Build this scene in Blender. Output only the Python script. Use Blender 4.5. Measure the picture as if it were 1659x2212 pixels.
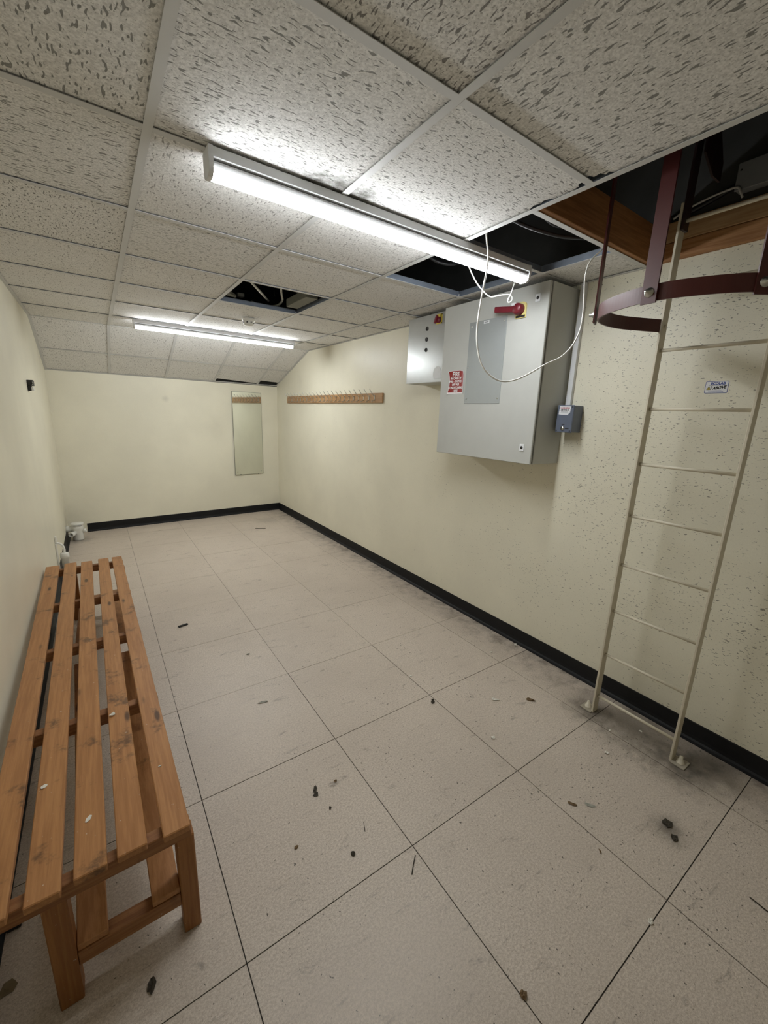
import bpy, bmesh, math, random
from mathutils import Vector, Matrix, noise as mnoise

for o in list(bpy.data.objects):
    bpy.data.objects.remove(o)
scn = bpy.context.scene
C = scn.collection
random.seed(7)

# ------------------------------------------------------------------ camera
F_PX, YAW, PITCH, ROLL, CAM_H = 882.94, 0.6123, -0.2333, 0.0374, 1.5406
def cam_axes(a, b, c):
    f = Vector((math.sin(a)*math.cos(b), math.cos(a)*math.cos(b), math.sin(b)))
    r = Vector((math.cos(a), -math.sin(a), 0))
    u = r.cross(f)
    return math.cos(c)*r + math.sin(c)*u, -math.sin(c)*r + math.cos(c)*u, f
cr, cu, cf = cam_axes(YAW, PITCH, ROLL)
cd = bpy.data.cameras.new('camera')
cd.sensor_fit = 'HORIZONTAL'; cd.sensor_width = 36.0
cd.lens = F_PX/1659*36.0
cd.clip_start = 0.02
cam = bpy.data.objects.new('camera', cd); C.objects.link(cam)
cam.matrix_world = Matrix(((cr.x, cu.x, -cf.x, 0), (cr.y, cu.y, -cf.y, 0), (cr.z, cu.z, -cf.z, CAM_H), (0, 0, 0, 1)))
scn.camera = cam

# ------------------------------------------------------------------ world, exposure
w = bpy.data.worlds.new('world'); scn.world = w; w.use_nodes = True
w.node_tree.nodes['Background'].inputs[0].default_value = (0.6, 0.7, 0.8, 1)
w.node_tree.nodes['Background'].inputs[1].default_value = 0.0
vs = scn.view_settings
vs.view_transform = 'Standard'; vs.look = 'None'; vs.gamma = 1.0; vs.use_curve_mapping = False
vs.exposure = 0.0
LED = 56.0            # radiance of the two batten diffusers

# ------------------------------------------------------------------ room numbers (metres)
XL, XR, YREAR = -0.40, 2.314, -1.90
YBL, YBR = 6.055, 6.235            # back wall is a little out of square
def yb(x): return YBL + (YBR-YBL)*(x-XL)/(XR-XL)
ZC, ZTOP = 2.289, 2.92
CX, CY, CS, CT = 0.2027, 0.8941, 0.600, 0.6014
FX, FY, FS = 0.1991, 0.8816, 0.6044
def Cx(i): return CX + CS*i
def Ty(j): return CY + CT*j
YS0 = 5.07                         # where the ceiling starts to slope down

# ------------------------------------------------------------------ material helpers
class NT:
    def __init__(s, name):
        s.m = bpy.data.materials.new(name); s.m.use_nodes = True
        s.t = s.m.node_tree; s.b = s.t.nodes['Principled BSDF']
    def n(s, typ, **kw):
        nd = s.t.nodes.new(typ)
        for k, v in kw.items():
            if k.startswith('i_'):
                k = k[2:]; nd.inputs[int(k) if k.isdigit() else k.replace('_', ' ')].default_value = v
            else: setattr(nd, k, v)
        return nd
    def l(s, a, b): s.t.links.new(a, b)
    def obj(s, rnd=True):
        tc = s.n('ShaderNodeTexCoord')
        if not rnd: return tc.outputs['Object']
        oi = s.n('ShaderNodeObjectInfo')
        mu = s.n('ShaderNodeMath', operation='MULTIPLY', i_1=37.0); s.l(oi.outputs['Random'], mu.inputs[0])
        ad = s.n('ShaderNodeVectorMath', operation='ADD')
        s.l(tc.outputs['Object'], ad.inputs[0]); s.l(mu.outputs[0], ad.inputs[1])
        return ad.outputs[0]
    def geo(s): return s.n('ShaderNodeNewGeometry').outputs['Position']
    def map(s, v, sc, rot=(0, 0, 0), loc=(0, 0, 0)):
        m = s.n('ShaderNodeMapping'); m.inputs['Scale'].default_value = sc
        m.inputs['Rotation'].default_value = rot; m.inputs['Location'].default_value = loc
        s.l(v, m.inputs['Vector']); return m.outputs[0]
    def noise(s, v, scale=1.0, det=3.0, rough=0.55, dist=0.0):
        nd = s.n('ShaderNodeTexNoise'); nd.inputs['Scale'].default_value = scale
        nd.inputs['Detail'].default_value = det; nd.inputs['Roughness'].default_value = rough
        nd.inputs['Distortion'].default_value = dist; s.l(v, nd.inputs['Vector']); return nd.outputs['Fac']
    def ramp(s, f, a, b, lo=0.0, hi=1.0):
        nd = s.n('ShaderNodeMapRange', clamp=True); nd.interpolation_type = 'SMOOTHSTEP'
        nd.inputs['From Min'].default_value = a; nd.inputs['From Max'].default_value = b
        nd.inputs['To Min'].default_value = lo; nd.inputs['To Max'].default_value = hi
        s.l(f, nd.inputs['Value']); return nd.outputs[0]
    def math(s, op, a, b):
        nd = s.n('ShaderNodeMath', operation=op)
        for k, x in ((0, a), (1, b)):
            if hasattr(x, 'is_linked'): s.l(x, nd.inputs[k])
            else: nd.inputs[k].default_value = x
        return nd.outputs[0]
    def mix(s, fac, a, b):
        nd = s.n('ShaderNodeMix', data_type='RGBA')
        for k, x in ((0, fac), (6, a), (7, b)):
            if hasattr(x, 'is_linked'): s.l(x, nd.inputs[k])
            else: nd.inputs[k].default_value = x if k == 0 else (*x[:3], 1)
        return nd.outputs[2]
    def spot(s, v, p, r, wob=0.5, ns=14.0):          # soft ragged stain round a world point
        d = s.n('ShaderNodeVectorMath', operation='DISTANCE'); s.l(v, d.inputs[0]); d.inputs[1].default_value = p
        nn = s.noise(v, ns, 4.0)
        q = s.math('ADD', d.outputs['Value'], s.math('MULTIPLY', nn, r*wob))
        return s.ramp(q, r*0.25, r*(1+wob*0.5), 1.0, 0.0)
    def col(s, c):
        if hasattr(c, 'is_linked'): s.l(c, s.b.inputs['Base Color'])
        else: s.b.inputs['Base Color'].default_value = (*c, 1)
    def bump(s, h, strength=0.3, dist=0.002):
        b = s.n('ShaderNodeBump'); b.inputs['Strength'].default_value = strength; b.inputs['Distance'].default_value = dist
        s.l(h, b.inputs['Height']); s.l(b.outputs[0], s.b.inputs['Normal'])
    def fin(s, rough=0.5, metal=0.0, spec=0.5):
        if hasattr(rough, 'is_linked'): s.l(rough, s.b.inputs['Roughness'])
        else: s.b.inputs['Roughness'].default_value = rough
        s.b.inputs['Metallic'].default_value = metal
        s.b.inputs['Specular IOR Level'].default_value = spec
        return s.m

def plain(name, c, rough=0.5, metal=0.0, var=0.12, scale=30.0, bump=0.0, spec=0.5):
    t = NT(name); v = t.obj()
    n = t.noise(v, scale, 3.0)
    t.col(t.mix(n, [x*(1-var) for x in c], [min(1, x*(1+var)) for x in c]))
    if bump: t.bump(t.noise(v, scale*6, 2.0), bump, 0.001)
    return t.fin(rough, metal, spec)

def wall_mat(name, c, chips=0.0, stains=()):
    t = NT(name); v = t.geo()
    big = t.noise(v, 1.3, 4.0)
    c0 = t.mix(t.ramp(big, 0.3, 0.7), [x*0.94 for x in c], [min(1, x*1.04) for x in c])
    fine = t.noise(v, 240.0, 2.0)
    c0 = t.mix(t.math('MULTIPLY', t.ramp(fine, 0.3, 0.7), 0.10), c0, [x*0.6 for x in c])
    if chips:
        vv = t.map(v, (75, 75, 180))
        ch = t.noise(vv, 1.0, 1.0, 0.5, 0.6)
        sep = t.n('ShaderNodeSeparateXYZ'); t.l(v, sep.inputs[0])
        near = t.ramp(sep.outputs['Y'], 0.6, 3.4, 0.665, 0.78)
        patch = t.math('MULTIPLY', t.ramp(t.noise(v, 2.2, 2.0), 0.3, 0.7, 0.05, -0.02), 1.0)
        thr = t.math('ADD', near, patch)
        mask = t.ramp(t.math('SUBTRACT', ch, thr), 0.0, 0.03, 0.0, 0.72)
        c0 = t.mix(mask, c0, (0.075, 0.062, 0.045))
    for (pt, r, a, dc) in stains:
        c0 = t.mix(t.math('MULTIPLY', t.spot(v, pt, r), a), c0, dc)
    t.col(c0)
    t.bump(t.noise(v, 150.0, 2.0), 0.14, 0.001)
    return t.fin(0.40, 0, 0.42)

def fissure_mat(name, along, thr, spk=0.66, dark=(0.10, 0.10, 0.09), stain=None):
    t = NT(name); v = t.obj()
    wig = t.n('ShaderNodeTexNoise'); wig.inputs['Scale'].default_value = 28.0; wig.inputs['Detail'].default_value = 1.0
    t.l(v, wig.inputs['Vector'])
    sc = t.n('ShaderNodeVectorMath', operation='SCALE'); sc.inputs['Scale'].default_value = 0.014; t.l(wig.outputs['Color'], sc.inputs[0])
    ad = t.n('ShaderNodeVectorMath', operation='ADD'); t.l(v, ad.inputs[0]); t.l(sc.outputs[0], ad.inputs[1])
    s3 = (46, 165, 60) if along == 'x' else (165, 46, 60)
    a = t.noise(t.map(ad.outputs[0], s3), 1.0, 0.0, 0.4)
    m1 = t.ramp(a, thr, thr+0.05, 0.0, 0.72)
    b = t.noise(v, 190.0, 1.0)
    m2 = t.ramp(b, spk, spk+0.08, 0.0, 0.42)
    mask = t.math('MAXIMUM', m1, m2)
    base = t.mix(t.ramp(t.noise(v, 150.0, 3.0), 0.3, 0.7), (0.64, 0.63, 0.61), (0.88, 0.87, 0.85))
    if stain:
        for (pt, r, aa, dc) in stain:
            base = t.mix(t.math('MULTIPLY', t.spot(t.geo(), pt, r, 0.9, 40.0), aa), base, dc)
    t.col(t.mix(mask, base, dark))
    t.bump(t.math('SUBTRACT', 1.0, mask), 0.5, 0.002)
    return t.fin(0.95, 0, 0.1)

def wood_mat(name, c1, c2, axis='y', knots=True, rough=0.42, dirt=0.0):
    t = NT(name); v = t.obj()
    s = {'y': (1, .05, 1), 'x': (.05, 1, 1), 'z': (1, 1, .05)}[axis]
    g = t.noise(t.map(v, tuple(k*130 for k in s)), 1.0, 4.0, 0.6, 0.4)
    g2 = t.noise(t.map(v, tuple(k*34 for k in s)), 1.0, 2.0, 0.5, 1.2)
    f = t.math('ADD', t.math('MULTIPLY', g, 0.55), t.math('MULTIPLY', g2, 0.45))
    c = t.mix(t.ramp(f, 0.36, 0.66), c2, c1)
    if knots:
        ks = {'y': (13, 3.4, 13), 'x': (3.4, 13, 13), 'z': (13, 13, 3.4)}[axis]
        vo = t.n('ShaderNodeTexVoronoi'); vo.inputs['Scale'].default_value = 1.0
        t.l(t.map(v, ks), vo.inputs['Vector'])
        k = t.ramp(vo.outputs['Distance'], 0.07, 0.16, 0.85, 0.0)
        pick = t.ramp(t.noise(v, 2.3, 1.0), 0.44, 0.50, 0.0, 1.0)
        c = t.mix(t.math('MULTIPLY', k, pick), c, (0.05, 0.022, 0.01))
    if dirt:
        d = t.ramp(t.noise(v, 9.0, 5.0, 0.7), 0.56, 0.70, 0.0, dirt)
        c = t.mix(d, c, (0.055, 0.03, 0.016))
        d2 = t.ramp(t.noise(v, 85.0, 2.0), 0.73, 0.78, 0.0, 0.7)
        c = t.mix(d2, c, (0.62, 0.55, 0.46))
    t.col(c); t.bump(f, 0.25, 0.001)
    return t.fin(rough, 0, 0.45)

# walls
CREAM = (0.83, 0.79, 0.64)
M = {}
M['wall_r'] = wall_mat('cream_paint_flecked', CREAM, 1.0, [((2.31, 5.35, 1.95), 0.16, 0.15, (0.45, 0.42, 0.33)), ((2.31, 0.75, 0.02), 0.5, 0.25, (0.3, 0.27, 0.2))])
M['wall'] = wall_mat('cream_paint', CREAM, 0.0, [((0.78, 6.13, 1.64), 0.06, 0.35, (0.4, 0.38, 0.3)), ((1.4, 6.17, 1.3), 0.2, 0.12, (0.5, 0.46, 0.36)), ((-0.38, 5.9, 0.2), 0.25, 0.4, (0.35, 0.32, 0.25))])
M['concrete'] = plain('raw_concrete', (0.06, 0.06, 0.056), 0.9, 0, 0.35, 6.0, 0.4)
M['base'] = plain('black_vinyl', (0.008, 0.008, 0.009), 0.55, 0, 0.3, 20.0, 0.0, 0.3)
M['joint'] = plain('floor_joint_dirt', (0.05, 0.042, 0.035), 0.95)
def floor_mat():
    t = NT('speckled_vinyl'); v = t.geo()
    a = t.noise(t.map(v, (120, 150, 1)), 1.0, 3.0, 0.7)
    b = t.noise(v, 330.0, 2.0, 0.7)
    big = t.noise(v, 1.6, 4.0, 0.6)
    f = t.math('ADD', t.math('MULTIPLY', a, 0.55), t.math('MULTIPLY', b, 0.45))
    c = t.mix(t.ramp(f, 0.36, 0.64), (0.455, 0.378, 0.308), (0.72, 0.635, 0.545))
    c = t.mix(t.ramp(big, 0.35, 0.7, 0.0, 0.30), c, (0.40, 0.335, 0.275))
    oi = t.n('ShaderNodeObjectInfo')
    c = t.mix(t.math('MULTIPLY', oi.outputs['Random'], 0.12), c, (0.44, 0.38, 0.31))
    # scuffs and trodden-in dirt
    sep = t.n('ShaderNodeSeparateXYZ'); t.l(v, sep.inputs[0])
    scf = t.noise(t.map(v, (7, 24, 1), (0, 0, 0.5)), 1.0, 5.0, 0.75, 0.5)
    c = t.mix(t.ramp(scf, 0.57, 0.74, 0.0, 0.55), c, (0.13, 0.105, 0.085))
    sp = t.noise(v, 95.0, 2.0, 0.5, 0.4)
    nearw = t.math('ADD', t.ramp(sep.outputs['X'], 0.3, 2.0, 0.715, 0.675), t.ramp(t.noise(v, 3.5, 3.0), 0.35, 0.65, 0.035, -0.03))
    c = t.mix(t.ramp(t.math('SUBTRACT', sp, nearw), 0.0, 0.03, 0.0, 0.85), c, (0.06, 0.05, 0.04))
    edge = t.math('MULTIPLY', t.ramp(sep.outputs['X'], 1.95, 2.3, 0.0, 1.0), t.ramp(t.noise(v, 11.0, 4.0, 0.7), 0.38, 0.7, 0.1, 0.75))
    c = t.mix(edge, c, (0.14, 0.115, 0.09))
    for (pt, r, al) in (((2.09, 0.48, 0), 0.24, 1.0), ((2.09, 0.92, 0), 0.20, 0.95), ((2.12, 0.70, 0), 0.30, 0.7), ((2.22, 0.40, 0), 0.2, 0.8),
                        ((1.69, 0.38, 0), 0.10, 0.75), ((-0.30, 5.72, 0), 0.22, 0.7), ((1.9, 5.6, 0), 0.25, 0.3)):
        c = t.mix(t.math('MULTIPLY', t.spot(v, pt, r, 0.9, 22.0), al), c, (0.07, 0.06, 0.048))
    t.col(c)
    t.bump(t.noise(v, 160.0, 2.0), 0.03, 0.0006)
    return t.fin(t.ramp(a, 0.3, 0.7, 0.34, 0.52), 0, 0.4)
M['floor'] = floor_mat()
mould = [((0.70, 1.445, ZC), 0.13, 0.95, (0.05, 0.046, 0.036)), ((0.78, 1.42, ZC), 0.09, 0.95, (0.05, 0.046, 0.036)), ((0.86, 1.43, ZC), 0.10, 1.0, (0.05, 0.046, 0.036))]
M['fx'] = fissure_mat('fissured_tile_a', 'x', 0.66, 0.63)
M['fy'] = fissure_mat('fissured_tile_b', 'y', 0.66, 0.63)
M['fxm'] = fissure_mat('fissured_tile_mould', 'x', 0.66, 0.63, stain=mould)
M['fyd'] = fissure_mat('fissured_tile_dark', 'y', 0.635, 0.60, (0.07, 0.06, 0.055))
M['fl'] = fissure_mat('fissured_tile_light', 'y', 0.69, 0.65, (0.26, 0.25, 0.24))
M['tee'] = plain('white_tee', (0.62, 0.62, 0.61), 0.6, 0, 0.05, 12.0)
M['web'] = plain('tee_web_steel', (0.20, 0.23, 0.28), 0.5, 0.3, 0.25, 25.0)
M['white_metal'] = plain('white_enamel', (0.74, 0.75, 0.76), 0.45, 0, 0.04)
M['white_pl'] = plain('white_plastic', (0.78, 0.77, 0.72), 0.4, 0, 0.05)
M['cable'] = plain('white_cable', (0.86, 0.85, 0.80), 0.4, 0, 0.03)
M['grey_cable'] = plain('grey_cable', (0.52, 0.51, 0.48), 0.5)
M['black_cable'] = plain('black_cable', (0.012, 0.012, 0.014), 0.45)
M['cab'] = plain('grey_enamel', (0.50, 0.505, 0.475), 0.36, 0.0, 0.06, 9.0, 0.05)
M['cab_plate'] = plain('grey_plate', (0.40, 0.425, 0.425), 0.27, 0.25, 0.05, 9.0)
M['cab_small'] = plain('brushed_grey', (0.50, 0.51, 0.50), 0.25, 0.45, 0.05, 12.0)
M['seal'] = plain('black_rubber', (0.015, 0.015, 0.013), 0.7)
M['red'] = plain('red_plastic', (0.17, 0.012, 0.022), 0.42, 0, 0.2)
M['yellow'] = plain('yellow_plastic', (0.75, 0.56, 0.05), 0.45, 0, 0.1)
M['pale_yellow'] = plain('pale_yellow_plastic', (0.72, 0.62, 0.25), 0.45, 0, 0.1)
M['sign_red'] = plain('sign_red_print', (0.28, 0.014, 0.012), 0.4, 0, 0.1)
M['sign_white'] = plain('sign_white_print', (0.85, 0.82, 0.83), 0.45, 0, 0.03)
M['paper'] = plain('white_label', (0.82, 0.82, 0.84), 0.5, 0, 0.03)
M['ink'] = plain('black_ink', (0.015, 0.014, 0.012), 0.6)
M['ink_blue'] = plain('blue_ink', (0.03, 0.06, 0.30), 0.5)
M['ink_red'] = plain('red_ink', (0.40, 0.02, 0.03), 0.5)
M['box'] = plain('slate_plastic', (0.125, 0.145, 0.195), 0.42, 0, 0.1)
M['steel'] = plain('zinc_steel', (0.60, 0.60, 0.57), 0.3, 1.0, 0.15)
M['maroon'] = plain('maroon_paint', (0.080, 0.016, 0.014), 0.40, 0, 0.2, 14.0)
M['dark_maroon'] = plain('dark_paint', (0.03, 0.012, 0.012), 0.5, 0, 0.2, 14.0)
M['ladder'] = plain('cream_ladder_paint', (0.66, 0.60, 0.47), 0.45, 0, 0.10, 25.0, 0.1)
M['dirty'] = plain('grimy_cream_paint', (0.36, 0.32, 0.25), 0.6, 0, 0.35, 60.0)
M['wood'] = wood_mat('bench_pine', (0.47, 0.225, 0.083), (0.35, 0.152, 0.05), 'y', True, 0.42, 0.7)
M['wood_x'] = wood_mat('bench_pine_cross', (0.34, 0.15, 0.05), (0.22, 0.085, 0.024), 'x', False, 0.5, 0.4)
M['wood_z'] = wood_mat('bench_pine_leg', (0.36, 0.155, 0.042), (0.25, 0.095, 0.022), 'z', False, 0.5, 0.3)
M['timber_x'] = wood_mat('hatch_timber_x', (0.42, 0.20, 0.075), (0.26, 0.11, 0.035), 'x', True, 0.6)
M['timber_y'] = wood_mat('hatch_timber_y', (0.46, 0.24, 0.10), (0.30, 0.13, 0.045), 'y', True, 0.6)
M['timber_pale'] = wood_mat('hatch_timber_pale', (0.55, 0.36, 0.19), (0.40, 0.24, 0.11), 'y', False, 0.6)
M['oak'] = wood_mat('rack_oak', (0.46, 0.27, 0.12), (0.32, 0.17, 0.07), 'y', False, 0.45)
M['insul'] = plain('pale_insulation', (0.22, 0.22, 0.19), 0.8)
M['void_grey'] = plain('void_grey_metal', (0.25, 0.26, 0.27), 0.6)
M['leaf'] = plain('dry_leaf', (0.16, 0.10, 0.045), 0.8, 0, 0.5, 90.0)
M['dark_leaf'] = plain('dark_leaf', (0.045, 0.036, 0.024), 0.8, 0, 0.5, 90.0)
M['flake'] = plain('paint_flake', (0.75, 0.72, 0.64), 0.7, 0, 0.15, 60.0)
M['shard'] = plain('grey_shard', (0.36, 0.355, 0.30), 0.5, 0.1, 0.4, 60.0)
M['gum'] = plain('brown_card', (0.20, 0.15, 0.08), 0.8, 0, 0.3, 60.0)
def mirror_mat():
    t = NT('mirror_glass'); t.col((0.80, 0.83, 0.78)); t.bump(t.noise(t.obj(False), 2.2, 2.0), 0.02, 0.01); return t.fin(0.05, 1.0)
M['mirror'] = mirror_mat()
M['mirror_edge'] = plain('mirror_edge', (0.10, 0.12, 0.10), 0.3)
def led_mat(name, k):
    t = NT(name); t.col((0.9, 0.9, 0.9))
    t.b.inputs['Emission Color'].default_value = (0.935, 0.97, 0.995, 1); t.b.inputs['Emission Strength'].default_value = LED*k
    return t.fin(0.5)
M['led'] = led_mat('led_diffuser', 1.0); M['led_far'] = led_mat('led_diffuser_far', 1.25)

# ------------------------------------------------------------------ mesh helpers
ORG = {}
def org(o):
    if o is None: return Vector((0, 0, 0))
    return ORG.get(o.name, Vector((0, 0, 0)))

class MB:
    def __init__(s): s.v = []; s.f = []; s.sm = []
    def quads(s, vs, fs, smooth=False):
        k = len(s.v); s.v += [Vector(x) for x in vs]
        for f in fs: s.f.append([i+k for i in f]); s.sm.append(smooth)
        return s
    def box(s, x0, x1, y0, y1, z0, z1, bev=0.0):
        return s.hexa([(x0, y0, z0), (x1, y0, z0), (x1, y1, z0), (x0, y1, z0), (x0, y0, z1), (x1, y0, z1), (x1, y1, z1), (x0, y1, z1)], bev)
    def hexa(s, p, bev=0.0):
        fs = [(0, 3, 2, 1), (4, 5, 6, 7), (0, 1, 5, 4), (1, 2, 6, 5), (2, 3, 7, 6), (3, 0, 4, 7)]
        if not bev: return s.quads(p, fs)
        bm = bmesh.new(); vv = [bm.verts.new(q) for q in p]
        for f in fs: bm.faces.new([vv[i] for i in f])
        bmesh.ops.recalc_face_normals(bm, faces=bm.faces)
        bmesh.ops.bevel(bm, geom=list(bm.edges), offset=bev, segments=1, affect='EDGES', profile=0.5)
        bm.verts.index_update()
        s.quads([q.co.copy() for q in bm.verts], [[q.index for q in f.verts] for f in bm.faces]); bm.free(); return s
    def prism(s, poly, d):                       # poly: 3d points, extruded by vector d
        n = len(poly); d = Vector(d); p = [Vector(q) for q in poly]
        s.quads(p+[q+d for q in p], [list(range(n))[::-1], list(range(n, 2*n))]+[(i, (i+1) % n, n+(i+1) % n, n+i) for i in range(n)]); return s
    def tube(s, pts, r, n=8, closed_ends=True, radii=None):
        pts = [Vector(q) for q in pts]; k = len(s.v); rings = []
        t0 = (pts[1]-pts[0]).normalized()
        ref = Vector((0, 0, 1)) if abs(t0.z) < 0.9 else Vector((1, 0, 0))
        u = t0.cross(ref).normalized()
        for i, q in enumerate(pts):
            a = pts[max(i-1, 0)]; b = pts[min(i+1, len(pts)-1)]; t = (b-a).normalized()
            u = (u - t*u.dot(t)).normalized(); w_ = t.cross(u)
            rr = radii[i] if radii else r
            rings.append([q + rr*(math.cos(2*math.pi*j/n)*u + math.sin(2*math.pi*j/n)*w_) for j in range(n)])
        vs_ = [x for R in rings for x in R]; fs = []
        for i in range(len(pts)-1):
            for j in range(n): fs.append((i*n+j, i*n+(j+1) % n, (i+1)*n+(j+1) % n, (i+1)*n+j))
        s.quads(vs_, fs, True)
        if closed_ends:
            s.f.append([k+j for j in range(n)][::-1]); s.sm.append(False)
            s.f.append([k+(len(pts)-1)*n+j for j in range(n)]); s.sm.append(False)
        return s
    def lathe(s, c, axis, prof, n=20):           # prof: (radius, distance along axis)
        c = Vector(c); a = Vector(axis).normalized()
        ref = Vector((0, 0, 1)) if abs(a.z) < 0.9 else Vector((1, 0, 0))
        u = a.cross(ref).normalized(); w_ = a.cross(u)
        vs_ = []; fs = []
        for (r, h) in prof:
            for j in range(n): vs_.append(c + a*h + max(r, 1e-5)*(math.cos(2*math.pi*j/n)*u + math.sin(2*math.pi*j/n)*w_))
        for i in range(len(prof)-1):
            for j in range(n): fs.append((i*n+j, i*n+(j+1) % n, (i+1)*n+(j+1) % n, (i+1)*n+j))
        s.quads(vs_, fs, True); return s
    def build(s, name, mat, parent=None, at=None, mats=None):
        me = bpy.data.meshes.new(name)
        o0 = org(parent) if parent else (Vector(at) if at else Vector((0, 0, 0)))
        me.from_pydata([q-o0 for q in s.v], [], s.f); me.update()
        for p, sm in zip(me.polygons, s.sm): p.use_smooth = sm
        bm = bmesh.new(); bm.from_mesh(me); bmesh.ops.recalc_face_normals(bm, faces=bm.faces); bm.to_mesh(me); bm.free()
        me.materials.append(M[mat] if isinstance(mat, str) else mat)
        o = bpy.data.objects.new(name, me); C.objects.link(o)
        if parent: o.parent = parent
        else: o.location = o0
        ORG[o.name] = o0.copy()
        return o

def thing(name, label, cat, loc, group=None):
    o = bpy.data.objects.new(name, None); C.objects.link(o); o.location = loc; o.empty_display_size = 0.05
    ORG[o.name] = Vector(loc); return tag(o, label, cat, group)
def tag(o, label, cat, group=None):
    o['label'] = label; o['category'] = cat
    if group: o['group'] = group
    return o
def struct(o): o['kind'] = 'structure'; return o
def spline(pts, k=6):
    pts = [Vector(q) for q in pts]; out = []
    for i in range(len(pts)-1):
        p0 = pts[max(i-1, 0)]; p1 = pts[i]; p2 = pts[i+1]; p3 = pts[min(i+2, len(pts)-1)]
        for j in range(k):
            t = j/k
            out.append(0.5*((2*p1)+(p2-p0)*t+(2*p0-5*p1+4*p2-p3)*t*t+(3*p1-p0-3*p2+p3)*t*t*t))
    return out+[pts[-1]]
def text_mb(txt, size, sx=1.0, bold=0.0, spacing=1.0):
    cu_ = bpy.data.curves.new('lettering', 'FONT'); cu_.body = txt; cu_.size = size; cu_.align_x = 'CENTER'; cu_.align_y = 'CENTER'
    cu_.offset = bold; cu_.resolution_u = 3; cu_.space_character = spacing
    o = bpy.data.objects.new('lettering', cu_); C.objects.link(o)
    dg = bpy.context.evaluated_depsgraph_get()
    me = bpy.data.meshes.new_from_object(o.evaluated_get(dg))
    vs_ = [(v.co.x*sx, v.co.y) for v in me.vertices]; fs = [list(p.vertices) for p in me.polygons]
    bpy.data.objects.remove(o); bpy.data.curves.remove(cu_); bpy.data.meshes.remove(me)
    return vs_, fs

# ================================================================== SETTING
# floor: dark bed with a vinyl tile for each joint square
floor = struct(MB().prism([(XL, YREAR, -0.03), (XR, YREAR, -0.03), (XR, YBR, -0.03), (XL, YBL, -0.03)], (0, 0, 0.0275)).build('floor', 'joint'))
cols = [XL, FX, FX+FS, FX+2*FS, FX+3*FS, XR]
for ci in range(5):
    for j in range(-6, 9):
        x0, x1 = cols[ci], cols[ci+1]; y0, y1 = FY+FS*j, FY+FS*(j+1)
        y0 = max(y0, YREAR)
        g = 0.0016 if j <= 1 else 0.0010
        a, b = x0+(g if ci else 0), x1-(g if ci < 4 else 0)
        yy0, ya, yb_ = y0+g, min(y1-g, yb(a)), min(y1-g, yb(b))
        if ya <= yy0+0.02: continue
        zt = random.uniform(-0.0003, 0.0003)
        MB().hexa([(a, yy0, -0.0024), (b, yy0, -0.0024), (b, yb_, -0.0024), (a, ya, -0.0024), (a, yy0, zt), (b, yy0, zt), (b, yb_, zt), (a, ya, zt)]).build('floor_tile', 'floor', floor)

def two_mat_wall(name, foot, matl, zs=ZC+0.012):
    o = MB().prism([(x, y, 0) for x, y in foot], (0, 0, zs)).build(name, matl)
    MB().prism([(x, y, zs) for x, y in foot], (0, 0, ZTOP-zs)).build('raw_wall', 'concrete', o)
    return struct(o)
T = 0.1
wall_right = two_mat_wall('wall_right', [(XR, YREAR-T), (XR+T, YREAR-T), (XR+T, YBR+T), (XR, YBR)], 'wall_r')
wall_left = two_mat_wall('wall_left', [(XL-T, YREAR-T), (XL, YREAR-T), (XL, YBL), (XL-T, YBL+T)], 'wall')
wall_back = two_mat_wall('wall_back', [(XL, YBL), (XR, YBR), (XR+T, YBR+T), (XL-T, YBL+T)], 'wall', 1.893)
wall_rear = two_mat_wall('wall_rear', [(XL, YREAR-T), (XR, YREAR-T), (XR, YREAR), (XL, YREAR)], 'wall')
slab = struct(MB().box(XL-T, XR+T, YREAR-T, YBR+T, ZTOP, ZTOP+0.1).build('ceiling_slab', 'concrete'))

# coved black skirting
prof = [(0, 0), (0.026, 0.0), (0.025, 0.004), (0.014, 0.008), (0.007, 0.016), (0.0045, 0.032), (0.004, 0.098), (0.002, 0.102), (0, 0.102)]
def skirt(name, a, b, nrm):
    a = Vector((*a, 0)); b = Vector((*b, 0)); n = Vector((*nrm, 0)).normalized()
    o = MB().prism([a+n*d+Vector((0, 0, h+0.0005)) for d, h in prof], b-a).build(name, 'base')
    return struct(o)
skirt('baseboard_right', (XR, YREAR), (XR, YBR-0.001), (-1, 0))
skirt('baseboard_back', (XL+0.19, yb(XL+0.19)), (XR, YBR), (YBR-YBL, -(XR-XL)))
skirt('baseboard_left', (XL, YREAR), (XL, YBL-0.12), (1, 0))

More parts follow.
